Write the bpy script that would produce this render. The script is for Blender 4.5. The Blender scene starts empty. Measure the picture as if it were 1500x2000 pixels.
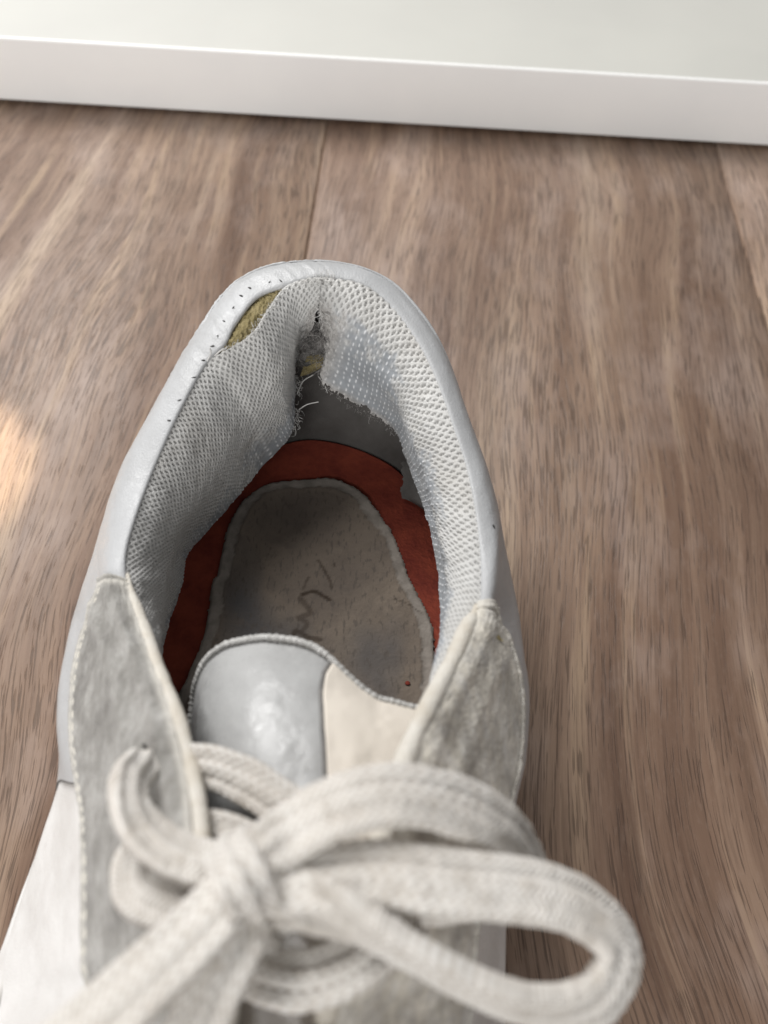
import bpy, bmesh, math, random
import numpy as np
from mathutils import Matrix, Vector
random.seed(7); rng = np.random.default_rng(7)

# ------------------------------------------------------------------ camera
FPX, HCAM = 1500.0, 185.0                       # focal length in photo pixels, camera height in mm
def _n(v): v = np.array(v, float); return v/np.linalg.norm(v)
_Y = _n([157, -2432, 1500]); _X = _n([1, .062, -.004]); _X = _n(_X-_Y*_X.dot(_Y)); _Z = np.cross(_X, _Y)
RC = np.array([_X, _Y, _Z])                     # rows: world axes in camera axes (x right, y down, z forward)
sc = bpy.context.scene
cam = bpy.data.cameras.new('camera'); camo = bpy.data.objects.new('camera', cam)
sc.collection.objects.link(camo)
M = Matrix.Identity(4)
for i in range(3):
    M[i][0], M[i][1], M[i][2] = RC[i, 0], -RC[i, 1], -RC[i, 2]
M[2][3] = HCAM*.001
camo.matrix_world = M
cam.sensor_fit = 'VERTICAL'; cam.sensor_height = 24; cam.lens = 24*FPX/2000
cam.clip_start = .005; cam.clip_end = 20
cam.dof.use_dof = True; cam.dof.focus_distance = .172; cam.dof.aperture_fstop = 8.8; cam.dof.aperture_blades = 0
sc.camera = camo
# ------------------------------------------------------------------ room light
w = bpy.data.worlds.new('World'); sc.world = w; w.use_nodes = True
w.node_tree.nodes['Background'].inputs[0].default_value = (.985, .99, 1, 1)
w.node_tree.nodes['Background'].inputs[1].default_value = .22
def area(name, loc, target, size, power, col, sy=None):
    l = bpy.data.lights.new(name, 'AREA'); l.shape = 'RECTANGLE'; l.size = size; l.size_y = sy or size; l.energy = power; l.color = col
    o = bpy.data.objects.new(name, l); sc.collection.objects.link(o); o.location = loc
    o.rotation_euler = (Vector(target)-Vector(loc)).to_track_quat('-Z', 'Y').to_euler(); return o
area('window_light', (-.65, .85, 1.15), (-.02, .06, .05), .8, 28, (1.0, .99, .98), .8)
area('room_light', (-.45, -1.2, .7), (-.02, .12, .03), 1.3, 18, (1, .99, .975), .7)
sp = bpy.data.lights.new('sun_patch_light', 'SPOT'); sp.energy = 150; sp.color = (1, .80, .54); sp.spot_size = math.radians(3.2); sp.spot_blend = .35; sp.shadow_soft_size = .004
spo = bpy.data.objects.new('sun_patch_light', sp); sc.collection.objects.link(spo); spo.location = (-1.0, .35, .75)
spo.rotation_euler = (Vector((-.148, .124, 0))-spo.location).to_track_quat('-Z', 'Y').to_euler()
sc.view_settings.view_transform = 'Standard'; sc.view_settings.look = 'None'; sc.view_settings.gamma = 1
sc.view_settings.use_curve_mapping = False; sc.view_settings.exposure = 0

# ------------------------------------------------------------------ helpers (all lengths in mm until a mesh is made)
CAM = np.array([0, 0, HCAM])
def P(px, py, z):
    d = RC @ np.array([(px-750)/FPX, (py-1000)/FPX, 1]); return CAM + (z-HCAM)/d[2]*d
def PY(px, py, y):
    d = RC @ np.array([(px-750)/FPX, (py-1000)/FPX, 1]); return CAM + y/d[1]*d
def pts(lst): return np.array([P(*p) for p in lst])
def cr(A, t):
    """Catmull-Rom through the rows of A at float indices t"""
    A = np.asarray(A, float); n = len(A); t = np.clip(np.asarray(t, float), 0, n-1)
    i = np.minimum(t.astype(int), n-2); f = (t-i)
    sh = (-1,)+(1,)*(A.ndim-1); f = f.reshape(sh)
    p1, p2 = A[i], A[i+1]
    p0 = np.where((i > 0).reshape(sh), A[np.maximum(i-1, 0)], 2*p1-p2)
    p3 = np.where((i < n-2).reshape(sh), A[np.minimum(i+2, n-1)], 2*p2-p1)
    return .5*(2*p1+(p2-p0)*f+(2*p0-5*p1+4*p2-p3)*f*f+(3*p1-p0-3*p2+p3)*f**3)
def resample(A, n, dense=40):
    t = np.linspace(0, len(A)-1, len(A)*dense); C = cr(A, t)
    L = np.r_[0, np.cumsum(np.linalg.norm(np.diff(C, axis=0), axis=1))]
    return np.array([np.interp(np.linspace(0, L[-1], n), L, C[:, k]) for k in range(C.shape[1])]).T, L[-1]
def smooth(a, b, x): t = np.clip((x-a)/(b-a), 0, 1); return t*t*(3-2*t)
def hsh(ix, iy, s=0):
    v = np.sin(ix*127.1+iy*311.7+s*74.7)*43758.5453; return v-np.floor(v)
def vnoise(x, y, s=0):
    ix, iy = np.floor(x), np.floor(y); fx, fy = x-ix, y-iy; fx = fx*fx*(3-2*fx); fy = fy*fy*(3-2*fy)
    return (hsh(ix, iy, s)*(1-fx)+hsh(ix+1, iy, s)*fx)*(1-fy)+(hsh(ix, iy+1, s)*(1-fx)+hsh(ix+1, iy+1, s)*fx)*fy
def fbm(x, y, s=0, o=4):
    r, a = 0, .5
    for k in range(o): r = r+a*vnoise(x, y, s+k*3.1); x, y, a = x*2.03, y*2.03, a*.5
    return r
def grid_normals(G):
    du = np.gradient(G, axis=0); dv = np.gradient(G, axis=1); n = np.cross(du, dv)
    return n/np.maximum(np.linalg.norm(n, axis=2, keepdims=True), 1e-9)
def make(name, V, F, mat, parent=None, smooth_=True, attrs=None, uv=None):
    V = np.asarray(V, float).reshape(-1, 3)*.001
    if parent is not None: V = V-np.array(parent.matrix_world.translation if parent.parent is None else ROOTLOC)
    me = bpy.data.meshes.new(name); F = np.asarray(F)
    if F.ndim == 2:
        k = F.shape[1]; me.vertices.add(len(V)); me.vertices.foreach_set('co', V.ravel())
        me.loops.add(F.size); me.loops.foreach_set('vertex_index', F.ravel().astype(np.int32))
        me.polygons.add(len(F)); me.polygons.foreach_set('loop_start', np.arange(0, F.size, k, dtype=np.int32))
        me.update(calc_edges=True)
    else: me.from_pydata(V.tolist(), [], [list(map(int, f)) for f in F])
    for k_, a in (attrs or {}).items():
        at = me.attributes.new(k_, 'FLOAT', 'POINT'); at.data.foreach_set('value', np.asarray(a, np.float32).ravel())
    if uv is not None:
        at = me.attributes.new('suv', 'FLOAT_VECTOR', 'POINT'); U = np.zeros((len(V), 3), np.float32); U[:, :2] = np.asarray(uv).reshape(-1, 2)
        at.data.foreach_set('vector', U.ravel())
    me.validate()
    if smooth_: me.polygons.foreach_set('use_smooth', np.ones(len(me.polygons), bool))
    me.materials.append(mat)
    o = bpy.data.objects.new(name, me); sc.collection.objects.link(o)
    if parent is not None: o.parent = parent
    return o
def gfaces(nu, nv, wrap=False):
    i, j = np.meshgrid(np.arange(nu-1), np.arange(nv if wrap else nv-1), indexing='ij')
    j2 = (j+1) % nv
    return np.stack([i*nv+j, (i+1)*nv+j, (i+1)*nv+j2, i*nv+j2], -1).reshape(-1, 4)
def gmake(name, G, mat, parent=None, keep=None, flip=False, **k):
    nu, nv = G.shape[:2]; F = gfaces(nu, nv)
    if flip: F = F[:, ::-1]
    if keep is not None: F = F[keep.ravel()[F].all(1)]
    return make(name, G, F, mat, parent, **k)
def empty(name, loc):
    o = bpy.data.objects.new(name, None); sc.collection.objects.link(o); o.location = loc; o.empty_display_size = .02
    bpy.context.view_layer.update(); return o
def tube(C, r, nv=8, jit=0):
    """closed-ended tube along the polyline C (r scalar or array)"""
    C = np.asarray(C, float); n = len(C); T = np.gradient(C, axis=0); T /= np.linalg.norm(T, axis=1, keepdims=True)+1e-12
    ref = np.array([.31, .2, .93]); A = np.cross(T, ref); A /= np.linalg.norm(A, axis=1, keepdims=True)+1e-9; B = np.cross(T, A)
    r = np.broadcast_to(np.asarray(r, float), (n,)).reshape(n, 1, 1)
    th = np.linspace(0, 2*np.pi, nv, endpoint=False)
    G = C[:, None]+r*(A[:, None]*np.cos(th)[None, :, None]+B[:, None]*np.sin(th)[None, :, None])
    V = np.vstack([G.reshape(-1, 3), C[:1], C[-1:]]); F = gfaces(n, nv, True).tolist(); a = n*nv
    for k in range(nv):
        F.append([a, (k+1) % nv, k, k]); F.append([a+1, a-nv+k, a-nv+(k+1) % nv, a-nv+(k+1) % nv])
    return V, F
class Bag:
    def __init__(s): s.V = []; s.F = []; s.n = 0
    def add(s, V, F): s.V.append(np.asarray(V)); s.F += [[i+s.n for i in dict.fromkeys(f)] for f in F]; s.n += len(V)
    def build(s, name, mat, parent, **k):
        me = make(name, np.vstack(s.V), np.array(s.F, dtype=object), mat, parent, **k); return me

# ------------------------------------------------------------------ materials
def mk(name, rough=.6, col=(.5, .5, .5), spec=.4, **kw):
    m = bpy.data.materials.new(name); m.use_nodes = True; nt = m.node_tree; b = nt.nodes['Principled BSDF']
    b.inputs['Roughness'].default_value = rough; b.inputs['Base Color'].default_value = (*col, 1); b.inputs['Specular IOR Level'].default_value = spec
    for k, v in kw.items(): b.inputs[k.replace('_', ' ')].default_value = v
    return m, nt, b
def nd(nt, typ, ins=None, **props):
    n = nt.nodes.new(typ)
    for k, v in props.items(): setattr(n, k, v)
    for k, v in (ins or {}).items():
        if hasattr(v, 'is_output') or isinstance(v, bpy.types.NodeSocket): nt.links.new(v, n.inputs[k])
        else: n.inputs[k].default_value = v
    return n
def coords(nt, scale=(1, 1, 1), src='Object'):
    tc = nd(nt, 'ShaderNodeTexCoord'); return nd(nt, 'ShaderNodeMapping', {'Vector': tc.outputs[src], 'Scale': scale}).outputs[0]
def noise(nt, scale, detail=4, rough=.55, vec=None, dist=0):
    return nd(nt, 'ShaderNodeTexNoise', {'Vector': vec or coords(nt), 'Scale': scale, 'Detail': detail, 'Roughness': rough, 'Distortion': dist}).outputs[0]
def ramp(nt, fac, stops):
    r = nd(nt, 'ShaderNodeValToRGB', {'Fac': fac}); e = r.color_ramp.elements
    while len(e) < len(stops): e.new(.5)
    for k, (p, c) in enumerate(stops): e[k].position = p; e[k].color = (*(c if hasattr(c, '__len__') else (c, c, c)), 1)
    return r.outputs[0]
def mix(nt, fac, a, b, blend='MIX'):
    n = nd(nt, 'ShaderNodeMix', data_type='RGBA', blend_type=blend)
    for k, v in ((0, fac), (6, a), (7, b)):
        if isinstance(v, bpy.types.NodeSocket): nt.links.new(v, n.inputs[k])
        else: n.inputs[k].default_value = v if k == 0 else (*v, 1)
    return n.outputs[2]
def math_(nt, op, a, b=0.):
    n = nd(nt, 'ShaderNodeMath', operation=op)
    for k, v in ((0, a), (1, b)):
        if isinstance(v, bpy.types.NodeSocket): nt.links.new(v, n.inputs[k])
        else: n.inputs[k].default_value = v
    return n.outputs[0]
def bump(nt, b, h, dist, strength=1.):
    n = nd(nt, 'ShaderNodeBump', {'Height': h, 'Distance': dist, 'Strength': strength})
    prev = b.inputs['Normal'].links
    if prev: nt.links.new(prev[0].from_socket, n.inputs['Normal'])
    nt.links.new(n.outputs[0], b.inputs['Normal'])
def setc(nt, b, s, inp='Base Color'): nt.links.new(s, b.inputs[inp])

def mat_leather(name, col, dirt, rough=.4, grain=1., low=None):
    m, nt, b = mk(name, rough, spec=.45)
    n1 = noise(nt, 60, 5); n2 = noise(nt, 420, 4)
    c = mix(nt, ramp(nt, n1, [(.42, 0), (.75, 1)]), col, dirt)
    c = mix(nt, ramp(nt, n2, [(.55, 0), (.8, .45)]), c, dirt); setc(nt, b, c)
    v = nd(nt, 'ShaderNodeTexVoronoi', {'Vector': coords(nt), 'Scale': 1500}, feature='DISTANCE_TO_EDGE').outputs[0]
    if low is not None: setc(nt, b, mix(nt, nd(nt, 'ShaderNodeAttribute', attribute_name='low').outputs['Fac'], c, low))  # lower tongue darkened in colour for the shade under the laces
    bump(nt, b, ramp(nt, v, [(0, 0), (.25, 1)]), .00006*grain, .5)
    bump(nt, b, noise(nt, 160, 6, .6), .0009, .35*grain)
    setc(nt, b, ramp(nt, noise(nt, 300, 3), [(.3, rough-.08), (.7, rough+.14)]), 'Roughness')
    return m
M_leather = mat_leather('white_leather', (.455, .46, .466), (.385, .387, .388))
M_panel = mat_leather('white_side_leather', (.72, .71, .695), (.60, .585, .565), .45)
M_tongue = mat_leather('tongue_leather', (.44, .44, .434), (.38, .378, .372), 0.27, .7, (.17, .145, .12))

def mat_suede(name, k):
    m, nt, b = mk(name, .95, spec=.15, Sheen_Weight=.25)
    b.inputs['Sheen Tint'].default_value = (1, 1, 1, 1)
    a = noise(nt, 130, 6, .65); f = noise(nt, 1100, 3, .6, coords(nt, (1, .45, 1))); g = noise(nt, 380, 4, .6, coords(nt, (1.3, .6, 1)))
    c = ramp(nt, a, [(p_, tuple(np.array(q_)*np.array(k))) for p_, q_ in ((.32, (.20, .19, .178)), (.50, (.33, .32, .30)), (.68, (.54, .53, .51)))])
    c = mix(nt, ramp(nt, g, [(.45, 0), (.75, .5)]), c, tuple(np.minimum(np.array((.56, .545, .52))*(.45+.55*k[0]), .72)))
    c = mix(nt, ramp(nt, f, [(.38, .32), (.56, 0)]), c, (.20, .19, .175)); 
    ed = nd(nt, 'ShaderNodeAttribute', attribute_name='edge').outputs['Fac']
    c = mix(nt, math_(nt, 'MULTIPLY', ed, .75), c, (.66, .63, .57)); setc(nt, b, c)
    bump(nt, b, f, .0002, .45); bump(nt, b, g, .0004, .35); return m
M_suede = mat_suede('grey_suede', (.68, .675, .665)); M_suede2 = mat_suede('pale_suede', (1.75, 1.68, 1.54))

def mat_mesh():
    m, nt, b = mk('lining_mesh', .85, spec=.2, Sheen_Weight=.15)
    hole = nd(nt, 'ShaderNodeAttribute', attribute_name='hole').outputs['Fac']
    dash = nd(nt, 'ShaderNodeAttribute', attribute_name='dash').outputs['Fac']
    worn = nd(nt, 'ShaderNodeAttribute', attribute_name='worn').outputs['Fac']
    yarn = mix(nt, ramp(nt, noise(nt, 45, 4), [(.4, 0), (.7, 1)]), (.60, .595, .58), (.52, .512, .495))
    c = mix(nt, math_(nt, 'MULTIPLY', hole, .8), yarn, (.27, .265, .258))  # gaps are the same fabric; recess shade is painted in as darker colour
    base = mix(nt, ramp(nt, noise(nt, 90, 4), [(.4, 0), (.7, 1)]), (.33, .348, .37), (.27, .283, .30))  # stretched worn side; the bluish cast of the light is mixed into its colour
    c2 = mix(nt, dash, base, (.80, .81, .82))
    c = mix(nt, worn, c, c2)
    c = mix(nt, ramp(nt, noise(nt, 70, 5, .65), [(.50, 0), (.74, .4)]), c, (.40, .375, .335))
    fray = nd(nt, 'ShaderNodeAttribute', attribute_name='fray').outputs['Fac']
    c = mix(nt, fray, c, mix(nt, ramp(nt, noise(nt, 600, 4), [(.35, 0), (.65, 1)]), (.30, .285, .27), (.55, .53, .51)))
    setc(nt, b, c); bump(nt, b, noise(nt, 4200, 2), .00008, .7); return m
M_mesh = mat_mesh()

def mat_lace():
    m, nt, b = mk('cream_lace', .9, spec=.15, Sheen_Weight=.2)
    uvn = nd(nt, 'ShaderNodeAttribute', attribute_name='suv').outputs['Vector']
    c = mix(nt, ramp(nt, noise(nt, 110, 4), [(.38, 0), (.68, 1)]), (.73, .708, .672), (.61, .578, .535))
    c = mix(nt, ramp(nt, noise(nt, 420, 3), [(.52, 0), (.72, .7)]), c, (.49, .45, .40))
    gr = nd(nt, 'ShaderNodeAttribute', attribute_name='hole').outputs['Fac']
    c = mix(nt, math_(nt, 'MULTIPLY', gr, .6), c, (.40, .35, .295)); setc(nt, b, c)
    bump(nt, b, noise(nt, 3500, 2), .00010, .7); return m
M_lace = mat_lace()

def simple(name, c1, c2, scale, rough=.9, bs=900, bd=.0003, spec=.2, lo=.38, hi=.66):
    m, nt, b = mk(name, rough, spec=spec)
    setc(nt, b, mix(nt, ramp(nt, noise(nt, scale, 5, .62), [(lo, 0), (hi, 1)]), c1, c2)); bump(nt, b, noise(nt, bs, 4, .6), bd, .7); return m
M_foam = simple('yellow_foam', (.33, .275, .15), (.22, .18, .085), 420, .95, 1500, .0009)
M_counter = simple('heel_counter', (.14, .132, .125), (.095, .088, .082), 90, .95, 1600, .0002)
M_red = simple('red_insole_board', (.235, .047, .026), (.150, .026, .017), 160, .85, 700, .0003)
M_red2 = M_red
M_cream = simple('cream_binding', (.68, .65, .59), (.58, .53, .45), 140, .9, 1600, .0004)
M_rope = simple('edge_cord', (.62, .61, .59), (.46, .45, .43), 700, .95, 2200, .0004)
M_white = simple('rubber_white', (.70, .69, .66), (.60, .585, .56), 40, .55, 500, .0001)
M_fluff = simple('torn_fleece', (.42, .40, .385), (.20, .19, .18), 600, .95, 1500, .0012)
M_thread = simple('pale_thread', (.66, .65, .63), (.55, .54, .52), 300)
M_dark = simple('dark_hole', (.045, .042, .04), (.025, .024, .022), 200)
M_stitch = simple('stitch_thread', (.66, .63, .56), (.50, .47, .42), 300, .9)
M_inner = simple('quarter_lining', (.50, .50, .50), (.40, .40, .39), 60, .9, 1500, .0003)

def mat_footbed():
    m, nt, b = mk('grey_footbed', .9, spec=.2)
    c = mix(nt, ramp(nt, noise(nt, 38, 5, .6), [(.36, 0), (.66, 1)]), (.185, .150, .118), (.118, .096, .080))
    c = mix(nt, ramp(nt, noise(nt, 30, 3, .5, coords(nt, (1.4, .8, 1))), [(.58, 0), (.74, .8)]), c, (.070, .070, .074))
    c = mix(nt, ramp(nt, noise(nt, 240, 4, .6), [(.54, 0), (.68, .55)]), c, (.115, .095, .08))
    c = mix(nt, ramp(nt, noise(nt, 1300, 2, .5, coords(nt, (1, .35, 1))), [(.56, 0), (.66, .6)]), c, (.085, .072, .062))
    ed = nd(nt, 'ShaderNodeAttribute', attribute_name='edge').outputs['Fac']
    c = mix(nt, ed, c, mix(nt, ramp(nt, noise(nt, 300, 4), [(.4, 0), (.65, 1)]), (.27, .24, .21), (.19, .168, .145))); setc(nt, b, c)
    pr = nd(nt, 'ShaderNodeAttribute', attribute_name='print').outputs['Fac']; setc(nt, b, mix(nt, math_(nt, 'MULTIPLY', pr, .85), c, (.035, .024, .016)))
    bump(nt, b, noise(nt, 1300, 3, .6), .00025, .6); return m
M_bed = mat_footbed()

def mat_twill():
    m, nt, b = mk('cream_twill', .7, spec=.3)
    wv = nd(nt, 'ShaderNodeTexWave', {'Vector': nd(nt, 'ShaderNodeMapping', {'Vector': nd(nt, 'ShaderNodeTexCoord').outputs['Object'], 'Rotation': (0, 0, .9)}).outputs[0], 'Scale': 900, 'Distortion': .3}).outputs[1]
    c = mix(nt, ramp(nt, noise(nt, 60, 4), [(.4, 0), (.7, 1)]), (.80, .735, .645), (.73, .665, .585)); c = mix(nt, math_(nt, 'MULTIPLY', wv, .15), c, (.55, .49, .42))
    setc(nt, b, c); bump(nt, b, wv, .00006, .5); return m
M_twill = mat_twill()

def mat_wood(seed):
    m, nt, b = mk('wood_plank_%d' % seed, .48, spec=.38)
    tc = nd(nt, 'ShaderNodeTexCoord').outputs['Object']
    off = (seed*.37, seed*1.7, seed*.21)
    def mp(s): return nd(nt, 'ShaderNodeMapping', {'Vector': tc, 'Location': off, 'Scale': s}).outputs[0]
    warp = noise(nt, 9, 2, .5, mp((1, .5, 1)))
    wv = nd(nt, 'ShaderNodeVectorMath', {0: mp((1, 1, 1)), 1: nd(nt, 'ShaderNodeCombineXYZ', {'X': math_(nt, 'MULTIPLY', math_(nt, 'SUBTRACT', warp, .5), .05)}).outputs[0]}, operation='ADD').outputs[0]
    def wm(s): return nd(nt, 'ShaderNodeMapping', {'Vector': wv, 'Scale': s}).outputs[0]
    big = noise(nt, 1, 5, .62, wm((48, 2.6, 1)), .3)          # broad streaks
    mid = noise(nt, 1, 5, .6, wm((150, 6.5, 1)), .25)
    blot = noise(nt, 1, 4, .6, mp((45, 22, 1)))
    c = ramp(nt, big, [(.30, (.105, .060, .040)), (.42, (.205, .130, .090)), (.54, (.305, .210, .150)), (.68, (.42, .315, .232))])
    c = mix(nt, ramp(nt, mid, [(.40, .45), (.60, 0)]), c, (.125, .075, .052))
    c = mix(nt, ramp(nt, mid, [(.55, 0), (.72, .6)]), c, (.42, .305, .205))
    c = mix(nt, ramp(nt, blot, [(.48, 0), (.70, .55)]), c, (.37, .285, .240))
    fine = noise(nt, 1, 3, .55, wm((1700, 42, 1)), .2)
    fm = noise(nt, 1, 3, .5, mp((60, 30, 1)))
    c = mix(nt, ramp(nt, math_(nt, 'ADD', fine, math_(nt, 'MULTIPLY', math_(nt, 'SUBTRACT', fm, .5), .35)), [(.34, .40), (.50, 0)]), c, (.095, .060, .042))
    speck = noise(nt, 1, 3, .6, mp((900, 420, 1))); c = mix(nt, ramp(nt, speck, [(.54, 0), (.72, .06)]), c, (.46, .37, .31))
    pore = noise(nt, 1, 2, .5, wm((2100, 85, 1)), .15); pm = noise(nt, 1, 3, .5, mp((26, 9, 1)))
    pv = ramp(nt, math_(nt, 'ADD', pore, math_(nt, 'MULTIPLY', math_(nt, 'SUBTRACT', pm, .5), .32)), [(.555, 0), (.62, 1)])
    c = mix(nt, math_(nt, 'MULTIPLY', pv, .50), c, (.045, .028, .020))
    setc(nt, b, c)
    bump(nt, b, math_(nt, 'SUBTRACT', math_(nt, 'MULTIPLY', fine, .25), pv), .0002, .4)
    setc(nt, b, ramp(nt, mid, [(.3, .42), (.7, .56)]), 'Roughness')
    return m
M_woods = [mat_wood(k) for k in range(4)]
M_gap = simple('floor_joint', (.06, .05, .045), (.04, .035, .03), 60)
def mat_board():
    m, nt, b = mk('white_board_top', .55, spec=.45)
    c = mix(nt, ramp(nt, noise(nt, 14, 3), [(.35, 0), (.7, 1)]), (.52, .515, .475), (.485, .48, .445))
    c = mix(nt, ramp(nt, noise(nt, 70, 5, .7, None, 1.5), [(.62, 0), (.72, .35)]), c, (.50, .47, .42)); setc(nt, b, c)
    bump(nt, b, noise(nt, 60, 3), .0004, .15); return m
M_btop = mat_board()
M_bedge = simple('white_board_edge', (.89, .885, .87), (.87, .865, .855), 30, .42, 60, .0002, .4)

# ------------------------------------------------------------------ floor of planks
floor = make('floor', [(-1500, -1000, -8), (1500, -1000, -8), (1500, 1600, -8), (-1500, 1600, -8)], [[0, 1, 2, 3]], M_gap, smooth_=False)
floor['kind'] = 'structure'
ROOTLOC = np.zeros(3)
PW = 159.35; X0 = -34.5
def plank_mesh(x0, x1, y0, y1, mat, k):
    g = .3; c = .75
    x0 += g*.5; x1 -= g*.5; y0 += g*.5; y1 -= g*.5
    V = []
    for z, i in ((-8, 0), (-c, 0), (0, c)): V += [(x0+i, y0+i, z), (x1-i, y0+i, z), (x1-i, y1-i, z), (x0+i, y1-i, z)]
    F = [[8, 9, 10, 11]]
    for l in (0, 4):
        for q in range(4): F.append([l+q, l+(q+1) % 4, l+4+(q+1) % 4, l+4+q])
    o = make('plank', V, F, mat, smooth_=False); o.parent = floor; return o
k = 0
for i in range(-8, 9):
    x = X0+i*PW; off = (i*377) % 900
    ys = [-1000] + [y for y in ((-380-off/9) if i % 2 else -250-off/7, 620+off/5) ] + [1600]
    for a, b_ in zip(ys[:-1], ys[1:]):
        plank_mesh(x, x+PW, a, b_, M_woods[(i*2+k) % 4], k); k += 1

# ------------------------------------------------------------------ white board across the floor behind the heel
BY = P(750, 240, 1.5)[1]
zt = PY(750, 118, BY)[2]; zb = 1.7
bx0, bx1, by1 = -700, 800, 640
board = empty('white_board', (.05, BY*.001, 0)); ROOTLOC = np.array(board.location)
def rbox(x0, x1, y0, y1, z0, z1, r, name, mat, parent):
    bm = bmesh.new(); bmesh.ops.create_cube(bm, size=1)
    for v in bm.verts: v.co = ((x0+x1)/2+v.co.x*(x1-x0), (y0+y1)/2+v.co.y*(y1-y0), (z0+z1)/2+v.co.z*(z1-z0))
    bmesh.ops.bevel(bm, geom=bm.edges[:], offset=r, segments=4, profile=.5, affect='EDGES')
    V = np.array([v.co[:] for v in bm.verts]); F = [[v.index for v in f.verts] for f in bm.faces]; bm.free()
    Fo = np.empty(len(F), object)
    for q, f in enumerate(F): Fo[q] = f
    return make(name, V, Fo, mat, parent)
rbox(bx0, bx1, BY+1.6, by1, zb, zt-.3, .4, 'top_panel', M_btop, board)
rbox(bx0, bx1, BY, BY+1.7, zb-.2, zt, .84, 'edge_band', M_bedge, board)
for x in (-600, 0, 700): rbox(x-15, x+15, BY+60, BY+90, 0, zb+.5, .3, 'foot', M_bedge, board)
board['label'] = 'white laminate board with bright front edge lying low across the wooden floor'; board['category'] = 'board'

# ------------------------------------------------------------------ the sneaker
ROOT = empty('sneaker', (-.018, -.005, 0)); ROOTLOC = np.array(ROOT.location)
ROOT['label'] = 'worn white leather sneaker with torn mesh heel lining, grey suede eyestays and tied cream laces'
ROOT['category'] = 'shoe'
SOLE = np.array([(-18, 137), (-38, 132), (-50, 118), (-56, 98), (-60, 75), (-62, 50), (-63, 25), (-64.5, 0), (-67, -30), (-69, -60), (-67, -95), (-57, -130), (-37, -150), (-16, -156), (5, -150), (20, -130), (28, -95), (30, -60), (28, -30), (26.5, 0), (27, 25), (27, 50), (25, 75), (20, 98), (13, 118), (2, 132)], float)
def closed(A, n):
    B = np.vstack([A[-3:], A, A[:4]]); t = np.linspace(3, 3+len(A), n, endpoint=False); return cr(B, t)
OUT = closed(SOLE, 220)
def offs(O, d):
    T = np.roll(O, -1, 0)-np.roll(O, 1, 0); T /= np.linalg.norm(T, axis=1, keepdims=True); N = np.stack([T[:, 1], -T[:, 0]], 1)
    c = O.mean(0); s = np.sign(((O-c)*N).sum(1).mean()); return O+s*N*d
# sole: stacked rings
def ringstack(name, rings, mat, cap0=True, cap1=True):
    n = len(rings[0][0]); V = np.vstack([np.c_[o, np.full(n, z)] for o, z in rings]); F = gfaces(len(rings), n, True).tolist()
    m = len(rings)-1
    if cap0: V = np.vstack([V, [*rings[0][0].mean(0), rings[0][1]]]); F += [[len(V)-1, (q+1) % n, q] for q in range(n)]
    if cap1: V = np.vstack([V, [*rings[m][0].mean(0), rings[m][1]]]); F += [[len(V)-1, m*n+q, m*n+(q+1) % n] for q in range(n)]
    Fo = np.empty(len(F), object)
    for q, f in enumerate(F): Fo[q] = f
    return make(name, V, Fo, mat, ROOT)
ringstack('outsole', [(offs(OUT, -2), 0), (offs(OUT, -.4), .8), (offs(OUT, 0), 2), (offs(OUT, 0), 6)], M_white)
ringstack('midsole', [(offs(OUT, -.8), 6), (offs(OUT, -.2), 6.6), (offs(OUT, -.4), 14), (offs(OUT, -.8), 21), (offs(OUT, -1.6), 23.2), (offs(OUT, -3), 24)], M_white)

# upper: stations from the left throat round the heel to the right throat
J = [P(430, 2000, 79), P(405, 1870, 83.5), P(385, 1700, 86), P(379, 1620, 85), P(371, 1555, 83), P(358, 1490, 80), P(340, 1420, 77), P(320, 1360, 73.5), P(300, 1310, 70.5), P(280, 1250, 67), P(262, 1200, 64.5), P(245, 1145, 62.5), P(242, 1080, 61.5), P(265, 1000, 62), P(295, 920, 63), P(330, 840, 65.5), P(365, 770, 68), P(400, 710, 69.5), P(437, 672, 71), P(458, 632, 72), P(500, 580, 73.5), P(555, 557, 74.5), P(620, 541, 75),
     P(665, 545, 75), P(705, 555, 74.5), P(745, 582, 73), P(790, 630, 71), P(830, 690, 69), P(860, 755, 67), P(885, 825, 65), P(910, 900, 63), P(926, 970, 62), P(938, 1050, 61.5), P(942, 1120, 62), P(938, 1190, 64), P(918, 1235, 67), P(895, 1290, 70.5), P(870, 1340, 73.5), P(840, 1400, 77), P(815, 1460, 80), P(795, 1515, 83), P(780, 1580, 85), P(740, 1700, 86), P(695, 1870, 83.5), P(650, 2000, 79)]
S = [P(-35, 2000, 20), P(6, 1870, 22), P(60, 1700, 29), P(85, 1620, 33), P(105, 1560, 39), P(120, 1500, 45), P(113, 1420, 46), P(117, 1350, 47), P(128, 1280, 47), P(142, 1215, 47), P(155, 1170, 48), P(170, 1125, 48), P(192, 1065, 49), P(222, 990, 50), P(255, 920, 52), P(292, 845, 56), P(332, 765, 60), P(365, 700, 63), P(398, 640, 67), P(430, 590, 69), P(470, 550, 71), P(525, 524, 72.5), P(590, 515, 73),
     P(650, 517, 73), P(712, 531, 72.5), P(768, 559, 71), P(812, 605, 69), P(845, 655, 66), P(873, 715, 62), P(897, 785, 58), P(922, 865, 54), P(947, 940, 51), P(972, 1025, 49), P(991, 1105, 48), P(1008, 1180, 47), P(1016, 1235, 47), P(1023, 1290, 47), P(1028, 1350, 47), P(1027, 1420, 46), P(1022, 1480, 46), P(1010, 1540, 45), P(1000, 1600, 43), P(992, 1700, 38), P(988, 1870, 32), P(987, 2000, 28)]
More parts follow.
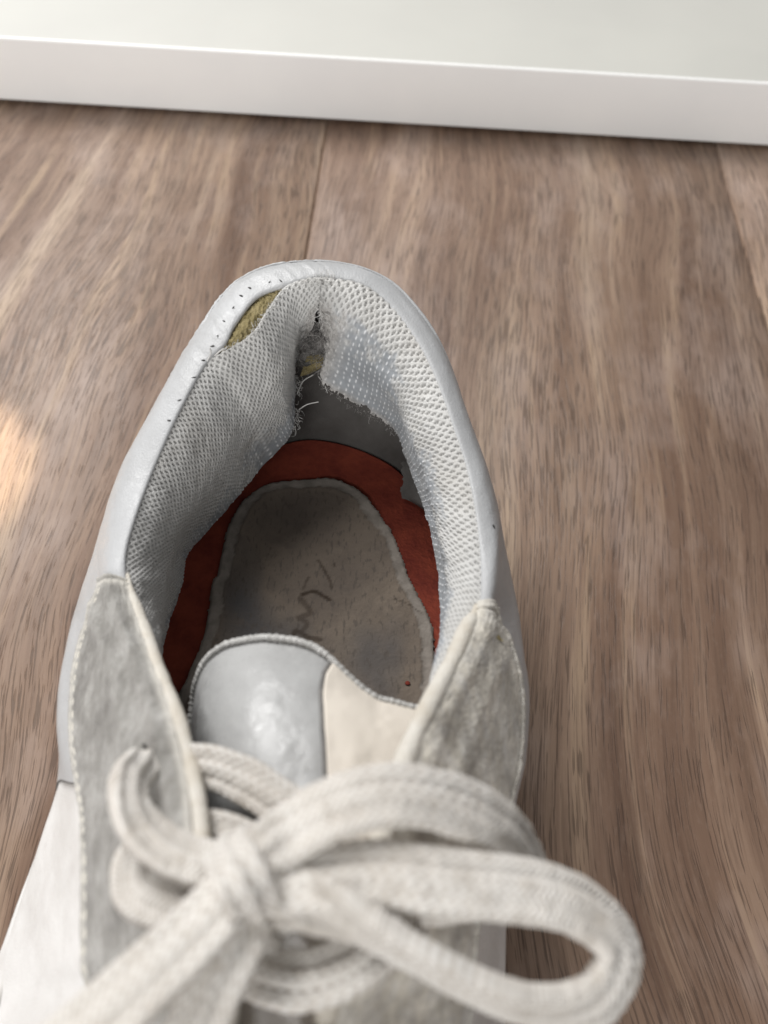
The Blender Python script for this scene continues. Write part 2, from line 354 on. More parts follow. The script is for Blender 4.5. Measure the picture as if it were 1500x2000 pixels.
E_ = {0: (162, 2000, 54), 1: (163, 1870, 57), 2: (165, 1700, 60), 3: (163, 1620, 58), 4: (158, 1570, 55), 5: (147, 1500, 53), 6: (139, 1420, 52), 7: (142, 1340, 52), 8: (150, 1280, 53), 9: (165, 1230, 54), 10: (178, 1188, 56), 11: (200, 1152, 58),
      33: (958, 1125, 60), 34: (962, 1212, 60), 35: (990, 1245, 57), 36: (1010, 1300, 55), 37: (1019, 1350, 53), 38: (1021, 1410, 52), 39: (1016, 1480, 53), 40: (1003, 1540, 55), 41: (985, 1600, 57), 42: (945, 1700, 60), 43: (925, 1870, 58), 44: (915, 2000, 55)}
E = [P(*E_[i]) if i in E_ else J[i]*.42+S[i]*.58 for i in range(45)]
_pS = [(398, 640), (430, 590), (470, 550), (525, 524), (590, 515), (650, 517), (712, 531), (768, 559), (812, 605), (845, 655)]
for i_, (x_, y_) in enumerate(_pS): S[18+i_] = P(x_, y_+11*math.sin(math.pi*(i_+1)/11), S[18+i_][2]-2.2*math.sin(math.pi*(i_+1)/11))
# two forward stations in world mm, beyond the frame
for A, l, l2, r, r2 in ((J, (-22, -25, 74), (-20, -48, 66), (-3, -25, 74), (-9, -48, 66)), (E, (-45, -32, 55), (-42, -62, 52), (9, -32, 55), (5, -62, 52)), (S, (-66, -34, 22), (-67, -66, 22), (27, -34, 24), (28, -66, 22))):
    A[:0] = [np.array(l2, float), np.array(l, float)]; A += [np.array(r, float), np.array(r2, float)]
OFF = 2
J, E, S = map(np.array, (J, E, S)); NS = len(J)
def sole_near(p, d):
    O = offs(closed(SOLE, 800), d); i = np.argmin(((O-p[None, :2])**2).sum(1)); return O[i]
ctr = np.array([-18, 60.])
Bq = np.array([[*sole_near(s, -3.2), 23.] for s in S]); 
Lq = S*.5+Bq*.5; 
for q in range(NS):   # lower wall: keep it bulging a little outside the straight line
    o = (Bq[q, :2]-ctr); o /= np.linalg.norm(o); Lq[q, :2] += o*(1.4 if S[q, 2] > 40 else .3); 
for A in (Lq, Bq):
    for q in range(OFF+6, NS-OFF-5):
        o = S[q, :2]-np.array([-18, min(S[q, 1], 80)]); o /= np.linalg.norm(o); ray = CAM+(A[q, 2]-HCAM)/(S[q, 2]-HCAM)*(S[q]-CAM)
        ex = (A[q, :2]-ray[:2])@o+3.0
        if ex > 0: A[q, :2] -= o*ex
# crest between junction and silhouette
def crest():
    K = J*.62+S*.38; K[:, 2] = np.maximum(K[:, 2], J[:, 2]+.5); return K
heelw = smooth(10, 14, np.arange(NS)-OFF)*(1-smooth(31, 35, np.arange(NS)-OFF))
K = J*.55+E*.45; K[:, 2] += (1-heelw)*1.6
for q in range(NS):
    hw = heelw[q]; d_ = S[q]-J[q]; h_ = -d_[2]
    k1 = J[q]+d_*.5; k1[2] = J[q, 2]-.10*h_+.5; e1 = J[q]+d_*.84; e1[2] = J[q, 2]-.42*h_+.3
    K[q] = K[q]*(1-hw)+k1*hw; E[q] = E[q]*(1-hw)+e1*hw
tuck = J.copy(); tuck[:, 2] -= 2.2
for q in range(NS):
    o = S[q, :2]-J[q, :2]; o = o/np.linalg.norm(o); tuck[q, :2] += o*(1.6 if heelw[q] > .5 else .4)
rowsU = np.stack([tuck, J, K, E, S, Lq, Bq], 1)          # (NS,7,3)
def upper(s, v): return cr(np.moveaxis(cr(rowsU, s), 1, 0), v).transpose(1, 0, 2)   # s stations (raw index), v rows
def leather_relief(G, amp=.12):
    n = grid_normals(G); x, y, z = G[..., 0], G[..., 1], G[..., 2]
    return n
LS, RS = OFF+4.6, OFF+41.2
s = np.linspace(LS, RS, 520); v = np.linspace(0, 6, 90)
GQ = upper(s, v); nQ = grid_normals(GQ); outw = np.sign((nQ[:, 60]*np.c_[GQ[:, 60, :2]-ctr, np.zeros(520)]).sum(1).mean()); nQ *= outw
SS, VV = np.meshgrid(s-OFF, v, indexing='ij')
ar = np.r_[0, np.cumsum(np.linalg.norm(np.diff(GQ[:, 25], axis=0), axis=1))][:, None]*np.ones_like(VV)
# fine creases across the padded rim on the torn side, small dents elsewhere
cre = (fbm(ar*1.9+VV*1.0, VV*.7, 3)-.5)*.42*smooth(14, 17, SS)*(1-smooth(22, 23.5, SS))*smooth(.6, 1.5, VV)*(1-smooth(3.6, 5, VV))
dent = (fbm(ar*.12, VV*.9, 9)-.5)*.5*smooth(1.2, 2.2, VV)
GQ = GQ+nQ*(cre+dent+.25)[..., None]
quarter = gmake('leather_quarter', GQ, M_leather, ROOT, flip=outw < 0)
for a, b_ in ((0, LS+.25), (RS-.25, NS-1)):
    s2 = np.linspace(a, b_, 160); G = upper(s2, np.linspace(0, 6, 70)); n = grid_normals(G)*outw
    ridge = np.exp(-((np.linspace(0, 6, 70)-4.0)/.16)**2)[None, :, None]*.5
    gmake('side_panel', G+n*(-.55+ridge), M_panel, ROOT, flip=outw < 0)
# dark stitched seam where the quarter overlaps the side panel
for q, (st, sg) in enumerate(((LS, 1), (RS, -1))):
    C = upper(np.array([st]), np.linspace(2.9, 5.2, 60))[0]
    V, F = tube(C, .22, 6); b_ = Bag(); b_.add(V, F); b_.build('overlap_seam', M_counter, ROOT)

# suede eyestays on top of the quarters
def eyestay(a, b_, tip_hi, mat):
    n = 420; s = np.linspace(a, b_, n); v = np.linspace(.9, 3.0, 150); G = upper(s, v); nn = grid_normals(G)*outw
    SSs, VVv = np.meshgrid(s-OFF, v, indexing='ij')
    L = np.r_[0, np.cumsum(np.linalg.norm(np.diff(G[:, 75], axis=0), axis=1))]; LL = L[:, None]*np.ones_like(VVv)
    D = np.cumsum(np.r_['1', np.zeros((n, 1)), np.linalg.norm(np.diff(G, axis=1), axis=2)], 1); De = D[:, -1:]-D      # mm to the outer edge
    tipd = (L[-1]-LL) if tip_hi else LL
    # rounded tip
    dd = np.minimum(De, np.where(tipd < 7, np.minimum(De, tipd*1.0), 99))
    h = 1.25*smooth(-.1, .9, dd)-.35
    h = h+(fbm(LL*.45, VVv*9, 4)-.5)*(.5 if tip_hi else .22)+(fbm(LL*2.2, D*2.2, 8)-.5)*.18
    for r0 in (1.5, 2.9):   # puckered stitch grooves
        h = h-.55*np.exp(-((dd-r0-.25*(fbm(LL*.3, LL*0, 2)-.5))/.33)**2)*(.55+.45*np.sin(LL*2*np.pi/2.1))
    h = h+.45*np.exp(-((dd-2.2)/.5)**2)*(fbm(LL*.9, LL*0+2, 5))
    fold = (1. if tip_hi else .45)*smooth(2, 9, tipd)*(.6+.8*fbm(LL*.12, LL*0, 3))
    h = h+fold*(.8*np.exp(-((D-3.6)/2.4)**2)-.12*np.exp(-((D-7.5)/2.4)**2)+.6*np.exp(-((D-12)/2.5)**2))
    edge = np.clip(1-dd/1.1, 0, 1)+.25*smooth(3.6, 2.6, dd)+.8*np.exp(-((D-.0)/1.0)**2)+.55*np.exp(-((dd-2.2)/.45)**2)
    edge = edge*(.5+fbm(LL*1.4, D*1.4, 6)); edge = np.clip(edge, 0, 1)
    o = gmake('suede_eyestay', G+nn*h[..., None], mat, ROOT, flip=outw < 0, attrs={'edge': edge}); 
    return o, G, nn, dd, L
eyL, GL, nL, dL, LLl = eyestay(OFF-1.6, OFF+11.25, True, M_suede)
eyR, GR, nR, dR, LLr = eyestay(OFF+33.75, OFF+45.6, False, M_suede2)
eyL['label'] = 'scuffed grey suede eyestay with the lace through its eyelet'; eyR['label'] = 'pale grey suede eyestay with a split top corner showing yellow foam'
# stitches: one shared little capsule
def capsule(l, r):
    t = np.linspace(-l/2, l/2, 7); C = np.c_[t, 0*t, -.35*(t/(l/2))**2*r*2]; return tube(C, r*np.sqrt(np.clip(1-(t/(l/2+.1))**4, .1, 1)), 6)
Vc, Fc = capsule(1.7, .26); bg = Bag(); bg.add(Vc, Fc); 
_r = ROOTLOC; ROOTLOC = np.zeros(3); st0 = bg.build('stitch', M_stitch, None); ROOTLOC = _r; st_mesh = st0.data; bpy.data.objects.remove(st0)
def stitches(par, G, nn, dd, L, r0, tiphi):
    n = len(G); s_at = np.arange(2.5, L[-1]-2.5, 2.1)
    for x in s_at:
        i = int(np.argmin(abs(L-x))); row = dd[i]; cand = np.where(row[75:] < r0)[0]
        if len(cand) == 0: continue
        j = 75+cand[0]
        if j < 78 or i < 2 or i > n-3: continue
        p = G[i, j]+nn[i, j]*.62; t = _n(G[i+1, j]-G[i-1, j]); nv = nn[i, j]; sd = _n(np.cross(nv, t)); nv = np.cross(t, sd)
        o = bpy.data.objects.new('stitch', st_mesh); sc.collection.objects.link(o); o.parent = par
        mt = Matrix(((t[0], sd[0], nv[0], p[0]*.001-_r[0]), (t[1], sd[1], nv[1], p[1]*.001-_r[1]), (t[2], sd[2], nv[2], p[2]*.001-_r[2]), (0, 0, 0, 1)))
        o.matrix_local = mt
for r0 in (1.5, 2.9):
    stitches(eyL, GL, nL, dL, LLl, r0, True); stitches(eyR, GR, nR, dR, LLr, r0, False)

# cream binding rolled over the throat edges
for nm, a, b_ in (('l', OFF+.0, OFF+11.4), ('r', OFF+33.9, OFF+44.)):
    C = upper(np.linspace(a, b_, 150), np.array([.95]))[:, 0]; C[:, 2] += .15
    inn = np.where(nm == 'l', 1, -1); C[:, 0] += inn*.7
    x = np.linspace(0, 1, 150); r = (.85 if nm == 'l' else 1.25)+.5*fbm(x*22, x*0, 1)
    r = r*np.where(nm == 'l', .35+.65*smooth(1, .9, x), .35+.65*smooth(0, .08, x))
    V, F = tube(C, r, 14); bb = Bag(); bb.add(V, F); bb.build('throat_binding', M_cream, ROOT)

# ------------------------------------------------------------------ insole, counter
ZI = 29.5
INS = np.array([P(x, y, ZI)[:2] for x, y in ((545, 868), (600, 857), (660, 864), (720, 884), (775, 915), (815, 960), (850, 1020), (880, 1090), (895, 1170), (900, 1260), (900, 1380), (895, 1500))]+[(14, 10), (10, -40), (-15, -80), (-45, -60), (-55, -20), (-54, 10)]+[P(x, y, ZI)[:2] for x, y in ((200, 1500), (230, 1400), (265, 1280), (310, 1160), (350, 1060), (400, 980), (460, 920), (505, 885))])
IO = closed(INS, 240)
ringstack('insole_board', [(IO, 23.5), (IO, ZI-.4), (offs(IO, -.5), ZI)], M_red).data.materials
# footbed cover with torn edge
FB = np.array([P(x, y, ZI+1.2)[:2] for x, y in ((480, 967), (520, 943), (570, 934), (610, 931), (640, 930), (658, 933), (700, 953), (735, 990), (762, 1030), (780, 1070), (792, 1105), (806, 1138), (823, 1170), (838, 1200), (847, 1235), (850, 1300), (850, 1400), (850, 1500))]+[(12, 10), (5, -40), (-18, -70), (-42, -50), (-48, -10), (-47, 10)]+[P(x, y, ZI+1.2)[:2] for x, y in ((300, 1500), (335, 1385), (372, 1300), (396, 1240), (405, 1190), (411, 1150), (417, 1125), (424, 1120), (431, 1080), (443, 1030), (460, 995))])
FO = closed(FB, 700); cen = np.array([-17., 45.])
ang = np.linspace(0, 1, 700, endpoint=False); jit = (fbm(ang*200, ang*0, 3)-.47)*.6; 
T = np.roll(FO, -1, 0)-np.roll(FO, 1, 0); T /= np.linalg.norm(T, axis=1, keepdims=True); Nn = np.stack([T[:, 1], -T[:, 0]], 1); Nn *= np.sign(((FO-cen)*Nn).sum(1).mean()); FO = FO+Nn*jit[:, None]
gx = np.arange(FO[:, 0].min()-.4, FO[:, 0].max()+.4, .4); gy = np.arange(FO[:, 1].min()-.4, FO[:, 1].max()+.4, .4)
XX, YY = np.meshgrid(gx, gy, indexing='ij'); sdf = np.zeros_like(XX)
A2 = np.roll(FO, -1, 0)
for r_ in range(len(gx)):
    x_ = gx[r_]; y_ = gy[:, None]; cr_ = ((FO[None, :, 1] > y_) != (A2[None, :, 1] > y_)) & (x_ < (A2[:, 0]-FO[:, 0])[None]*(y_-FO[None, :, 1])/((A2[:, 1]-FO[:, 1])[None]+1e-9)+FO[None, :, 0])
    dmin = np.sqrt(((x_-FO[None, :, 0])**2+(y_-FO[None, :, 1])**2).min(1)); sdf[r_] = np.where(cr_.sum(1) % 2 == 1, dmin, -dmin)
bw = 2.9+1.6*(fbm(XX*.16, YY*.16, 5)-.5)+1.2*(fbm(XX*.9, YY*.9, 6)-.5)
edge = smooth(-.25, .25, bw-sdf)
z = ZI+1.2-.22*smooth(-.4, .8, bw-sdf)+.22*np.exp(-((sdf-bw-.5)/.5)**2)+.5*(fbm(XX*.3, YY*.3, 1)-.5)-.9*smooth(.5, -.1, sdf)
z = z+.5*np.maximum(fbm(XX*.35, YY*.35, 12)-.55, 0)*2*smooth(2.5, .4, sdf)
prn = np.zeros_like(XX)
for L, wd, k_ in (([(590, 1161), (612, 1155), (630, 1163), (644, 1171)], .62, 1), ([(622, 1095), (636, 1118), (645, 1135), (648, 1148)], .45, .75), ([(592, 1150), (598, 1136), (603, 1128)], .4, .6), ([(586, 1168), (596, 1180), (606, 1196), (590, 1204)], .9, .6), ([(582, 1206), (600, 1218), (590, 1232)], .8, .6), ([(572, 1246), (578, 1232), (600, 1244), (626, 1249)], .8, .8), ([(772, 1170), (800, 1182), (822, 1196)], .25, .7), ([(652, 1102), (654, 1106)], .4, .8)):
    C2, _ = resample(np.array([P(x_, y_, ZI+1.2)[:2] for x_, y_ in L]), 40)
    dm = np.sqrt(((XX[..., None]-C2[:, 0])**2+(YY[..., None]-C2[:, 1])**2).min(-1)); prn = np.maximum(prn, k_*smooth(wd, wd*.35, dm+.35*(fbm(XX*1.5, YY*1.5, 3)-.5)))
bed = gmake('footbed_cover', np.stack([XX, YY, z], -1), M_bed, ROOT, keep=sdf > -.25, attrs={'edge': edge, 'print': prn}); bed['label'] = 'grey worn footbed cover with torn edge over the red insole board'
def strokes(name, lines, mat, par, r=.45, zz=ZI+1.35):
    for L in lines:
        C, _ = resample(np.array([P(x, y, zz) for x, y in L]), 20); t = np.linspace(0, 1, 20)
        V, F = tube(C, r*np.sqrt(np.clip(1-(2*t-1)**2, .05, 1))*(.7+.6*fbm(t*9, t*0, len(L))), 6); V[:, 2] = zz+(V[:, 2]-zz)*.15
        bb = Bag(); bb.add(V, F); bb.build(name, mat, par)
strokes('red_speck', [[(796, 1330), (796, 1338)]], M_red, bed, .6)

# heel counter: the bare inner wall behind the lining
ti = np.linspace(0, 1, 120)
Cw, _ = resample(np.array([[*P(x, y, ZI)[:2], ZI-1] for x, y in ((300, 1200), (350, 1060), (400, 980), (460, 920), (505, 885), (545, 866), (600, 855), (660, 862), (720, 882), (778, 914), (818, 958), (853, 1018), (880, 1090), (895, 1170))]), 120)
top = cr(J, np.linspace(OFF+10.5, OFF+33.5, 120)); o = top[:, :2]-ctr; o /= np.linalg.norm(o, axis=1, keepdims=True); top[:, :2] += o*1.5; top[:, 2] -= 3.5
Gw = Cw[:, None]*(1-np.linspace(0, 1, 40))[None, :, None]+top[:, None]*np.linspace(0, 1, 40)[None, :, None]
bul = np.sin(np.linspace(0, np.pi, 40))[None, :, None]*3; Gw[..., :2] += (o[:, None]*bul)
gmake('heel_counter', Gw, M_counter, ROOT)
# counter fabric flap hanging over the red board on the right
fl = [[(785, 900, 36), (800, 905, 36), (830, 930, 38)], [(787, 935, 33.5), (806, 945, 34), (835, 960, 37)], [(783, 968, 31), (800, 972, 31.5), (835, 990, 36)], [(800, 978, 30.8), (822, 992, 31.2), (845, 1010, 35)]]
Gf = cr(np.moveaxis(cr(np.array([[P(*q) for q in r] for r in fl]), np.linspace(0, 3, 60)), 1, 0), np.linspace(0, 2, 30)).transpose(1, 0, 2)
tt = np.linspace(0, 3, 60); Gf[:, 0, 0] += (fbm(tt*6, tt*0, 2)-.5)*1.6
gmake('torn_counter_flap', Gf, M_counter, ROOT)

# ------------------------------------------------------------------ mesh lining (two panels)
def lining(name, JJ, WW, bul, pat, seed, mirror=1, tuck_out=(0, 0), res=.135, holes=(), cell=(1.7, 2.3), frayend=None, dashw=(.62, .8), bulge2=.35, rav=None):
    JJ = np.array(JJ); WW = np.array(WW); n = len(JJ)
    o = np.zeros((n, 3)); o[:, :2] = WW[:, :2]-JJ[:, :2]; o /= np.linalg.norm(o, axis=1, keepdims=True)+1e-9
    up_ = np.array([0, 0, 1.])
    r0 = JJ-o*1.2-up_*2.0; r1 = JJ+up_*.1
    b = np.array(bul).reshape(-1, 1)
    D = WW-JJ; chord = np.linalg.norm(D, axis=1, keepdims=True)
    nrm = np.cross(np.gradient(JJ, axis=0), D); nrm /= np.linalg.norm(nrm, axis=1, keepdims=True); nrm *= np.sign(nrm[:, 2:3]+1e-6)
    r2 = JJ+D*.13+nrm*b*.75; r3 = JJ+D*.40+nrm*b*1.0; r4 = JJ+D*.72+nrm*b*bulge2; r5 = WW
    rows = np.stack([r0, r1, r2, r3, r4, r5], 1)
    t = np.linspace(0, n-1, 1200); mid = cr(rows[:, 2], t); L = np.r_[0, np.cumsum(np.linalg.norm(np.diff(mid, axis=0), axis=1))]
    nu = int(L[-1]/res); ts = np.interp(np.linspace(0, L[-1], nu), L, t)
    nv = int((chord.mean()*1.12+3)/res)
    G = cr(np.moveaxis(cr(rows, ts), 1, 0), np.linspace(0, 5, nv)).transpose(1, 0, 2)
    U = np.linspace(0, L[-1], nu)[:, None]*np.ones((1, nv))
    seg = np.linalg.norm(np.diff(G, axis=1), axis=2); Vv = np.c_[np.zeros(nu), np.cumsum(seg, 1)]
    vf = np.linspace(0, 1, nv)[None, :]*np.ones((nu, 1)); sf = (ts/(n-1))[:, None]*np.ones((1, nv))
    De = Vv[:, -1:]-Vv
    nn = grid_normals(G); nn *= np.sign(nn[..., 2].mean())
    # knitted cells
    a, bb = cell
    wob = (fbm(U*.25, Vv*.25, seed)-.5)*1.1
    x = (U+wob)/a; y = (Vv+wob*.6)/bb
    ix = np.floor(x); fx = x-ix-.5; yy = y+.5*(ix % 2); iy = np.floor(yy); fy = yy-iy-.5
    jx = (hsh(ix, iy, seed)-.5)*.16; jy = (hsh(ix, iy, seed+1)-.5)*.16
    xd = U/1.55; jd = np.floor(xd); yd = Vv/1.6+.5*(jd % 2); kd = np.floor(yd)
    dash = np.exp(-((xd-jd-.5+.2*(hsh(jd, kd, 3)-.5))/.11)**2-((yd-kd-.5+.2*(hsh(jd, kd, 4)-.5))/.26)**4)*(.55+.6*hsh(jd, kd, 5))
    prof = np.zeros_like(x); ply = np.zeros_like(x)
    xj = x+.07*(fbm(U*1.3, Vv*1.3, seed+6)-.5)*2
    for k in (-1, 0, 1, 2):
        i_ = np.floor(xj*2)+k; c_ = i_*.5+np.where(i_ % 2 > .5, 1, -1)*.135*np.cos(2*np.pi*y)+.03*(hsh(i_, np.floor(y*2), seed)-.5)
        d_ = xj-c_; p_ = np.sqrt(np.clip(1-(d_/.255)**2, 0, 1)); m_ = p_ > prof
        prof = np.where(m_, p_, prof); ply = np.where(m_, np.exp(-(d_/.045)**2)+.6*np.sin(2*np.pi*(y*3.5+d_*2.2+hsh(i_, 0, seed))), ply)
    rung = .45*(.5+.5*np.cos(2*np.pi*y*4))
    prof = np.maximum(prof, rung*(prof < .35))
    hole = 1-smooth(.15, .75, prof)
    lo = fbm(U*.10, Vv*.14, seed+5)
    worn = smooth(dashw[0], dashw[1], vf+(lo-.45)*.5+(fbm(U*.6, Vv*.6, seed+3)-.47)*.25)
    worn = worn*pat(sf, vf)
    fray = np.zeros_like(U)
    if frayend is not None: fray = frayend(sf, vf, G)
    h = (1-worn)*(.46*(prof-1)-.08*ply*(1-hole)) + worn*(.13*dash-.05)
    h = h*(1-.8*fray)+fray*(fbm(U*3, Vv*3, seed+7)-.5)*.9
    h += (fbm(U*.35, Vv*.35, seed+9)-.47)*.8*smooth(.2, .35, vf)
    G2 = G+nn*h[..., None]
    keep = De > (.1+1.5*np.maximum(fbm(U*.8, U*0+3, seed+2)-.42, 0)*rav(sf))
    # ravelled lower edge
    keep &= ~((De < .8) & (hsh(np.floor(U/.4), np.floor(Vv/.6)*0, seed) > .62) & rav(sf))
    for (cx, cy, cz, r) in holes:
        d = np.linalg.norm(G-P(cx, cy, cz), axis=2); keep &= d > r*(.65+.8*fbm(U*1.2, Vv*1.2, seed+8))
    ob = gmake(name, G2, M_mesh, ROOT, keep=keep, attrs={'hole': hole, 'dash': np.clip(dash*1.25, 0, 1), 'worn': worn, 'fray': np.clip(fray, 0, 1)})
    return ob, G2, nn, De
JLn = [P(290, 1310, 69.5), P(276, 1250, 66.3), P(258, 1200, 64), P(244, 1145, 62.2), P(242, 1080, 61.3), P(265, 1000, 61.8), P(295, 920, 62.8), P(330, 840, 65.2), P(365, 770, 67.6), P(400, 712, 69.3), P(432, 692, 70.2), P(492, 655, 71.5), P(525, 607, 73), P(556, 563, 75), P(592, 546, 76), P(628, 541, 76.5)]
WLn = [P(322, 1345, 38), P(318, 1275, 34), P(330, 1222, 33), P(345, 1180, 33), P(360, 1128, 33), P(366, 1088, 33), P(398, 1048, 33), P(440, 1000, 34), P(480, 955, 35), P(513, 912, 36), P(548, 876, 38), P(574, 838, 42), P(577, 785, 46), P(578, 735, 51), P(588, 685, 57), P(612, 640, 64)]
bL = [1.2, 1.6, 2.0, 2.6, 3.2, 3.6, 4, 4.2, 4.2, 4.2, 4, 3.6, 3.2, 2.8, 2.4, 2.0]
frayL = lambda sf, vf, G: smooth(.93, .97, sf)*smooth(.45, .8, vf+.25*(fbm(G[..., 0]*.8, G[..., 2]*.8, 4)-.5))
liL, GLi, nLi, _ = lining('mesh_lining', JLn, WLn, bL, lambda sf, vf: smooth(.98, .9, sf), 11, cell=(1.22, 1.6), frayend=frayL, dashw=(.86, 1.06), rav=lambda q: q > .72)
liL['label'] = 'left grey mesh lining panel pulled away from the collar over yellow foam'
JRn = [P(618, 541, 76.3), P(665, 546, 75.6), P(705, 556, 75), P(745, 583, 73.4), P(790, 631, 71.2), P(830, 691, 69), P(860, 756, 67), P(885, 826, 65), P(910, 901, 63), P(926, 971, 62), P(938, 1051, 61.5), P(942, 1120, 62), P(938, 1190, 64), P(916, 1235, 66.8), P(890, 1290, 70), P(862, 1345, 73), P(832, 1405, 76.5)]
WRn = [P(628, 640, 63.5), P(632, 690, 57), P(626, 745, 52), P(662, 772, 50), P(706, 800, 48), P(746, 822, 46.5), P(772, 848, 45), P(789, 892, 44), P(806, 935, 44), P(821, 978, 44), P(836, 1025, 44), P(849, 1080, 44.5), P(857, 1145, 46), P(858, 1210, 50), P(853, 1270, 55), P(847, 1330, 61), P(838, 1395, 69)]
bR = [2.0, 3.4, 4.2, 4.4, 4.4, 4.4, 4.4, 4.4, 4.4, 4.4, 4.2, 4, 3.4, 2.8, 2.2, 1.7, 1.2]
frayR = lambda sf, vf, G: np.maximum(smooth(.19, .10, sf)*smooth(.42, .62, vf+.3*(fbm(G[..., 0]*.7, G[..., 2]*.7, 4)-.5)), smooth(.9, 1, vf)*smooth(.45, .3, sf))
liR, GRi, nRi, _ = lining('mesh_lining', JRn, WRn, bR, lambda sf, vf: smooth(.02, .12, sf)*smooth(1, .9, sf), 23, cell=(1.55, 2.3), holes=((716, 792, 48.5, 1.5), (704, 775, 49.5, .7)), frayend=frayR, dashw=(.50, .66), rav=lambda q: q < .45)
liR['label'] = 'right grey mesh lining panel with ragged torn lower edge at the heel'
# part of the right panel that turns under towards the footbed
WR2 = np.array(WRn)[8:]; inn = WR2.copy(); inn[:, 2] = np.maximum(30.5, WR2[:, 2]-15); inn[:, 0] += 4.5
t = np.linspace(0, len(WR2)-1, 200); A, B_ = cr(WR2, t), cr(inn, t); A[:, 0] += .6; A[:, 2] += .4
ww = np.linspace(0, 1, 24)[None, :, None]; G = A[:, None]*(1-ww)+B_[:, None]*ww; G[..., 0] -= np.sin(ww[..., 0]*np.pi)*.0
gmake('lining_underside', G, M_inner, ROOT)
# inner quarter linings along the throat
for nm, sa, sb, dx in (('l', OFF-1.5, OFF+10, -2), ('r', OFF+34.5, OFF+45.5, 2)):
    st = np.linspace(sa, sb, 90); T0 = cr(J, st)+np.array([.4 if nm == 'l' else -.4, 0, -.6]); B0 = cr(S, st).copy(); B0[:, 0] += 9 if nm == 'l' else -9; B0[:, 2] = 30
    if nm == 'r': B0[:, 0] = np.maximum(B0[:, 0], 12)
    else: B0[:, 0] = np.minimum(B0[:, 0], -47)
    ww = np.linspace(0, 1, 30)[None, :, None]; G = T0[:, None]*(1-ww)+B0[:, None]*ww; G[..., 0] += np.sin(ww[..., 0]*np.pi)*dx*smooth(OFF+5, OFF+9, st)[:, None]*1. if nm == 'l' else np.sin(ww[..., 0]*np.pi)*-1.5
    gmake('quarter_lining', G, M_inner, ROOT)

# foam showing in the tear, in the split corner and in the hole
def patch(name, rows, mat, nu=60, nv=30, amp=.5, fr=1.5, par=None):
    A = np.array([[P(*q) for q in r] for r in rows]); G = cr(np.moveaxis(cr(A, np.linspace(0, len(A)-1, nu)), 1, 0), np.linspace(0, len(rows[0])-1, nv)).transpose(1, 0, 2)
    n = grid_normals(G); u = np.arange(nu)[:, None]*np.ones((1, nv)); vv = np.arange(nv)[None, :]*np.ones((nu, 1))
    return gmake(name, G+n*((fbm(u*fr*.2, vv*fr*.2, 2)-.5)*amp)[..., None], mat, par or ROOT)
fo = patch('foam_padding', [[(418, 688, 69.5), (432, 690, 69.8), (450, 700, 68)], [(440, 655, 70.0), (458, 668, 71), (490, 685, 68.5)], [(462, 612, 71), (488, 632, 72), (520, 650, 69)], [(500, 570, 72), (520, 592, 73), (545, 620, 70)], [(545, 552, 73.2), (558, 562, 73.6), (575, 590, 71)]], M_foam, 120, 60, 1.2, 2)
fo['label'] = 'yellow foam padding bared where the lining has torn from the collar'
patch('foam_padding', [[(600, 695, 56), (645, 690, 57)], [(594, 712, 54), (635, 712, 54.5)], [(586, 735, 51), (606, 730, 52)]], M_foam, 50, 40, 1, 2)
patch('foam_padding', [[(928, 1208, 65.6), (945, 1211, 65), (960, 1222, 63.6)], [(925, 1228, 67), (948, 1236, 66), (985, 1254, 62.6)]], M_foam, 30, 30, .5, 2)
patch('torn_fleece', [[(585, 630, 63.5), (640, 630, 64)], [(580, 665, 59.5), (645, 665, 60)], [(578, 700, 55), (640, 695, 56)], [(577, 715, 54), (600, 716, 54)]], M_fluff, 70, 70, 2.2, 3)

# loose fibres round the tears
def fibres(name, n, fn, mat, r=(.05, .09)):
    b = Bag()
    for _ in range(n):
        p, d, l = fn(); d = _n(d); c = rng.normal(size=3)*.5; t = np.linspace(0, 1, 7)[:, None]
        C = p+d*l*t+c*l*t*t*.6+rng.normal(size=3)*.25*l*np.sin(t*3)
        V, F = tube(C, rng.uniform(*r)*np.linspace(1, .5, 7), 4); b.add(V, F)
    o = b.build(name, mat, ROOT); o['kind'] = 'stuff'; return o
def seg_fn(lines, lmax, spread, up=.3):
    Ls = [resample(np.array([P(*q) for q in l]), 60)[0] for l in lines]
    def f():
        L = Ls[rng.integers(len(Ls))]; i = rng.integers(59); p = L[i]+rng.normal(size=3)*spread
        return p, rng.normal(size=3)+np.array([0, -.2, up]), rng.uniform(.3, 1)*lmax
    return f
fibres('frayed_threads', 260, seg_fn([[(598, 640, 66), (585, 690, 58), (580, 715, 54)], [(626, 630, 66), (640, 670, 61), (640, 695, 57), (622, 730, 53)], [(590, 660, 61), (620, 700, 57)], [(600, 640, 63), (640, 665, 61)]], 3.0, .5), M_fluff)
fibres('frayed_threads', 150, seg_fn([[(632, 625, 67), (660, 645, 66), (700, 650, 66.5), (745, 680, 64.5)], [(590, 555, 77), (620, 545, 77.5), (650, 545, 77)], [(622, 560, 76), (625, 600, 72), (628, 630, 67)]], 1.9, .45), M_thread)
fibres('frayed_threads', 110, seg_fn([[(622, 745, 52), (660, 775, 50), (706, 803, 48), (746, 826, 46.5), (772, 852, 45)]], .9, .3), M_fluff)
fibres('frayed_threads', 110, seg_fn([[(432, 690, 71), (470, 668, 71.8), (492, 653, 72.3), (525, 605, 73.6), (552, 566, 75)]], 1.3, .25), M_thread)
fibres('frayed_threads', 60, seg_fn([[(577, 790, 46), (580, 830, 43), (574, 845, 41)], [(578, 735, 51), (580, 770, 48)]], 2.2, .3), M_thread)
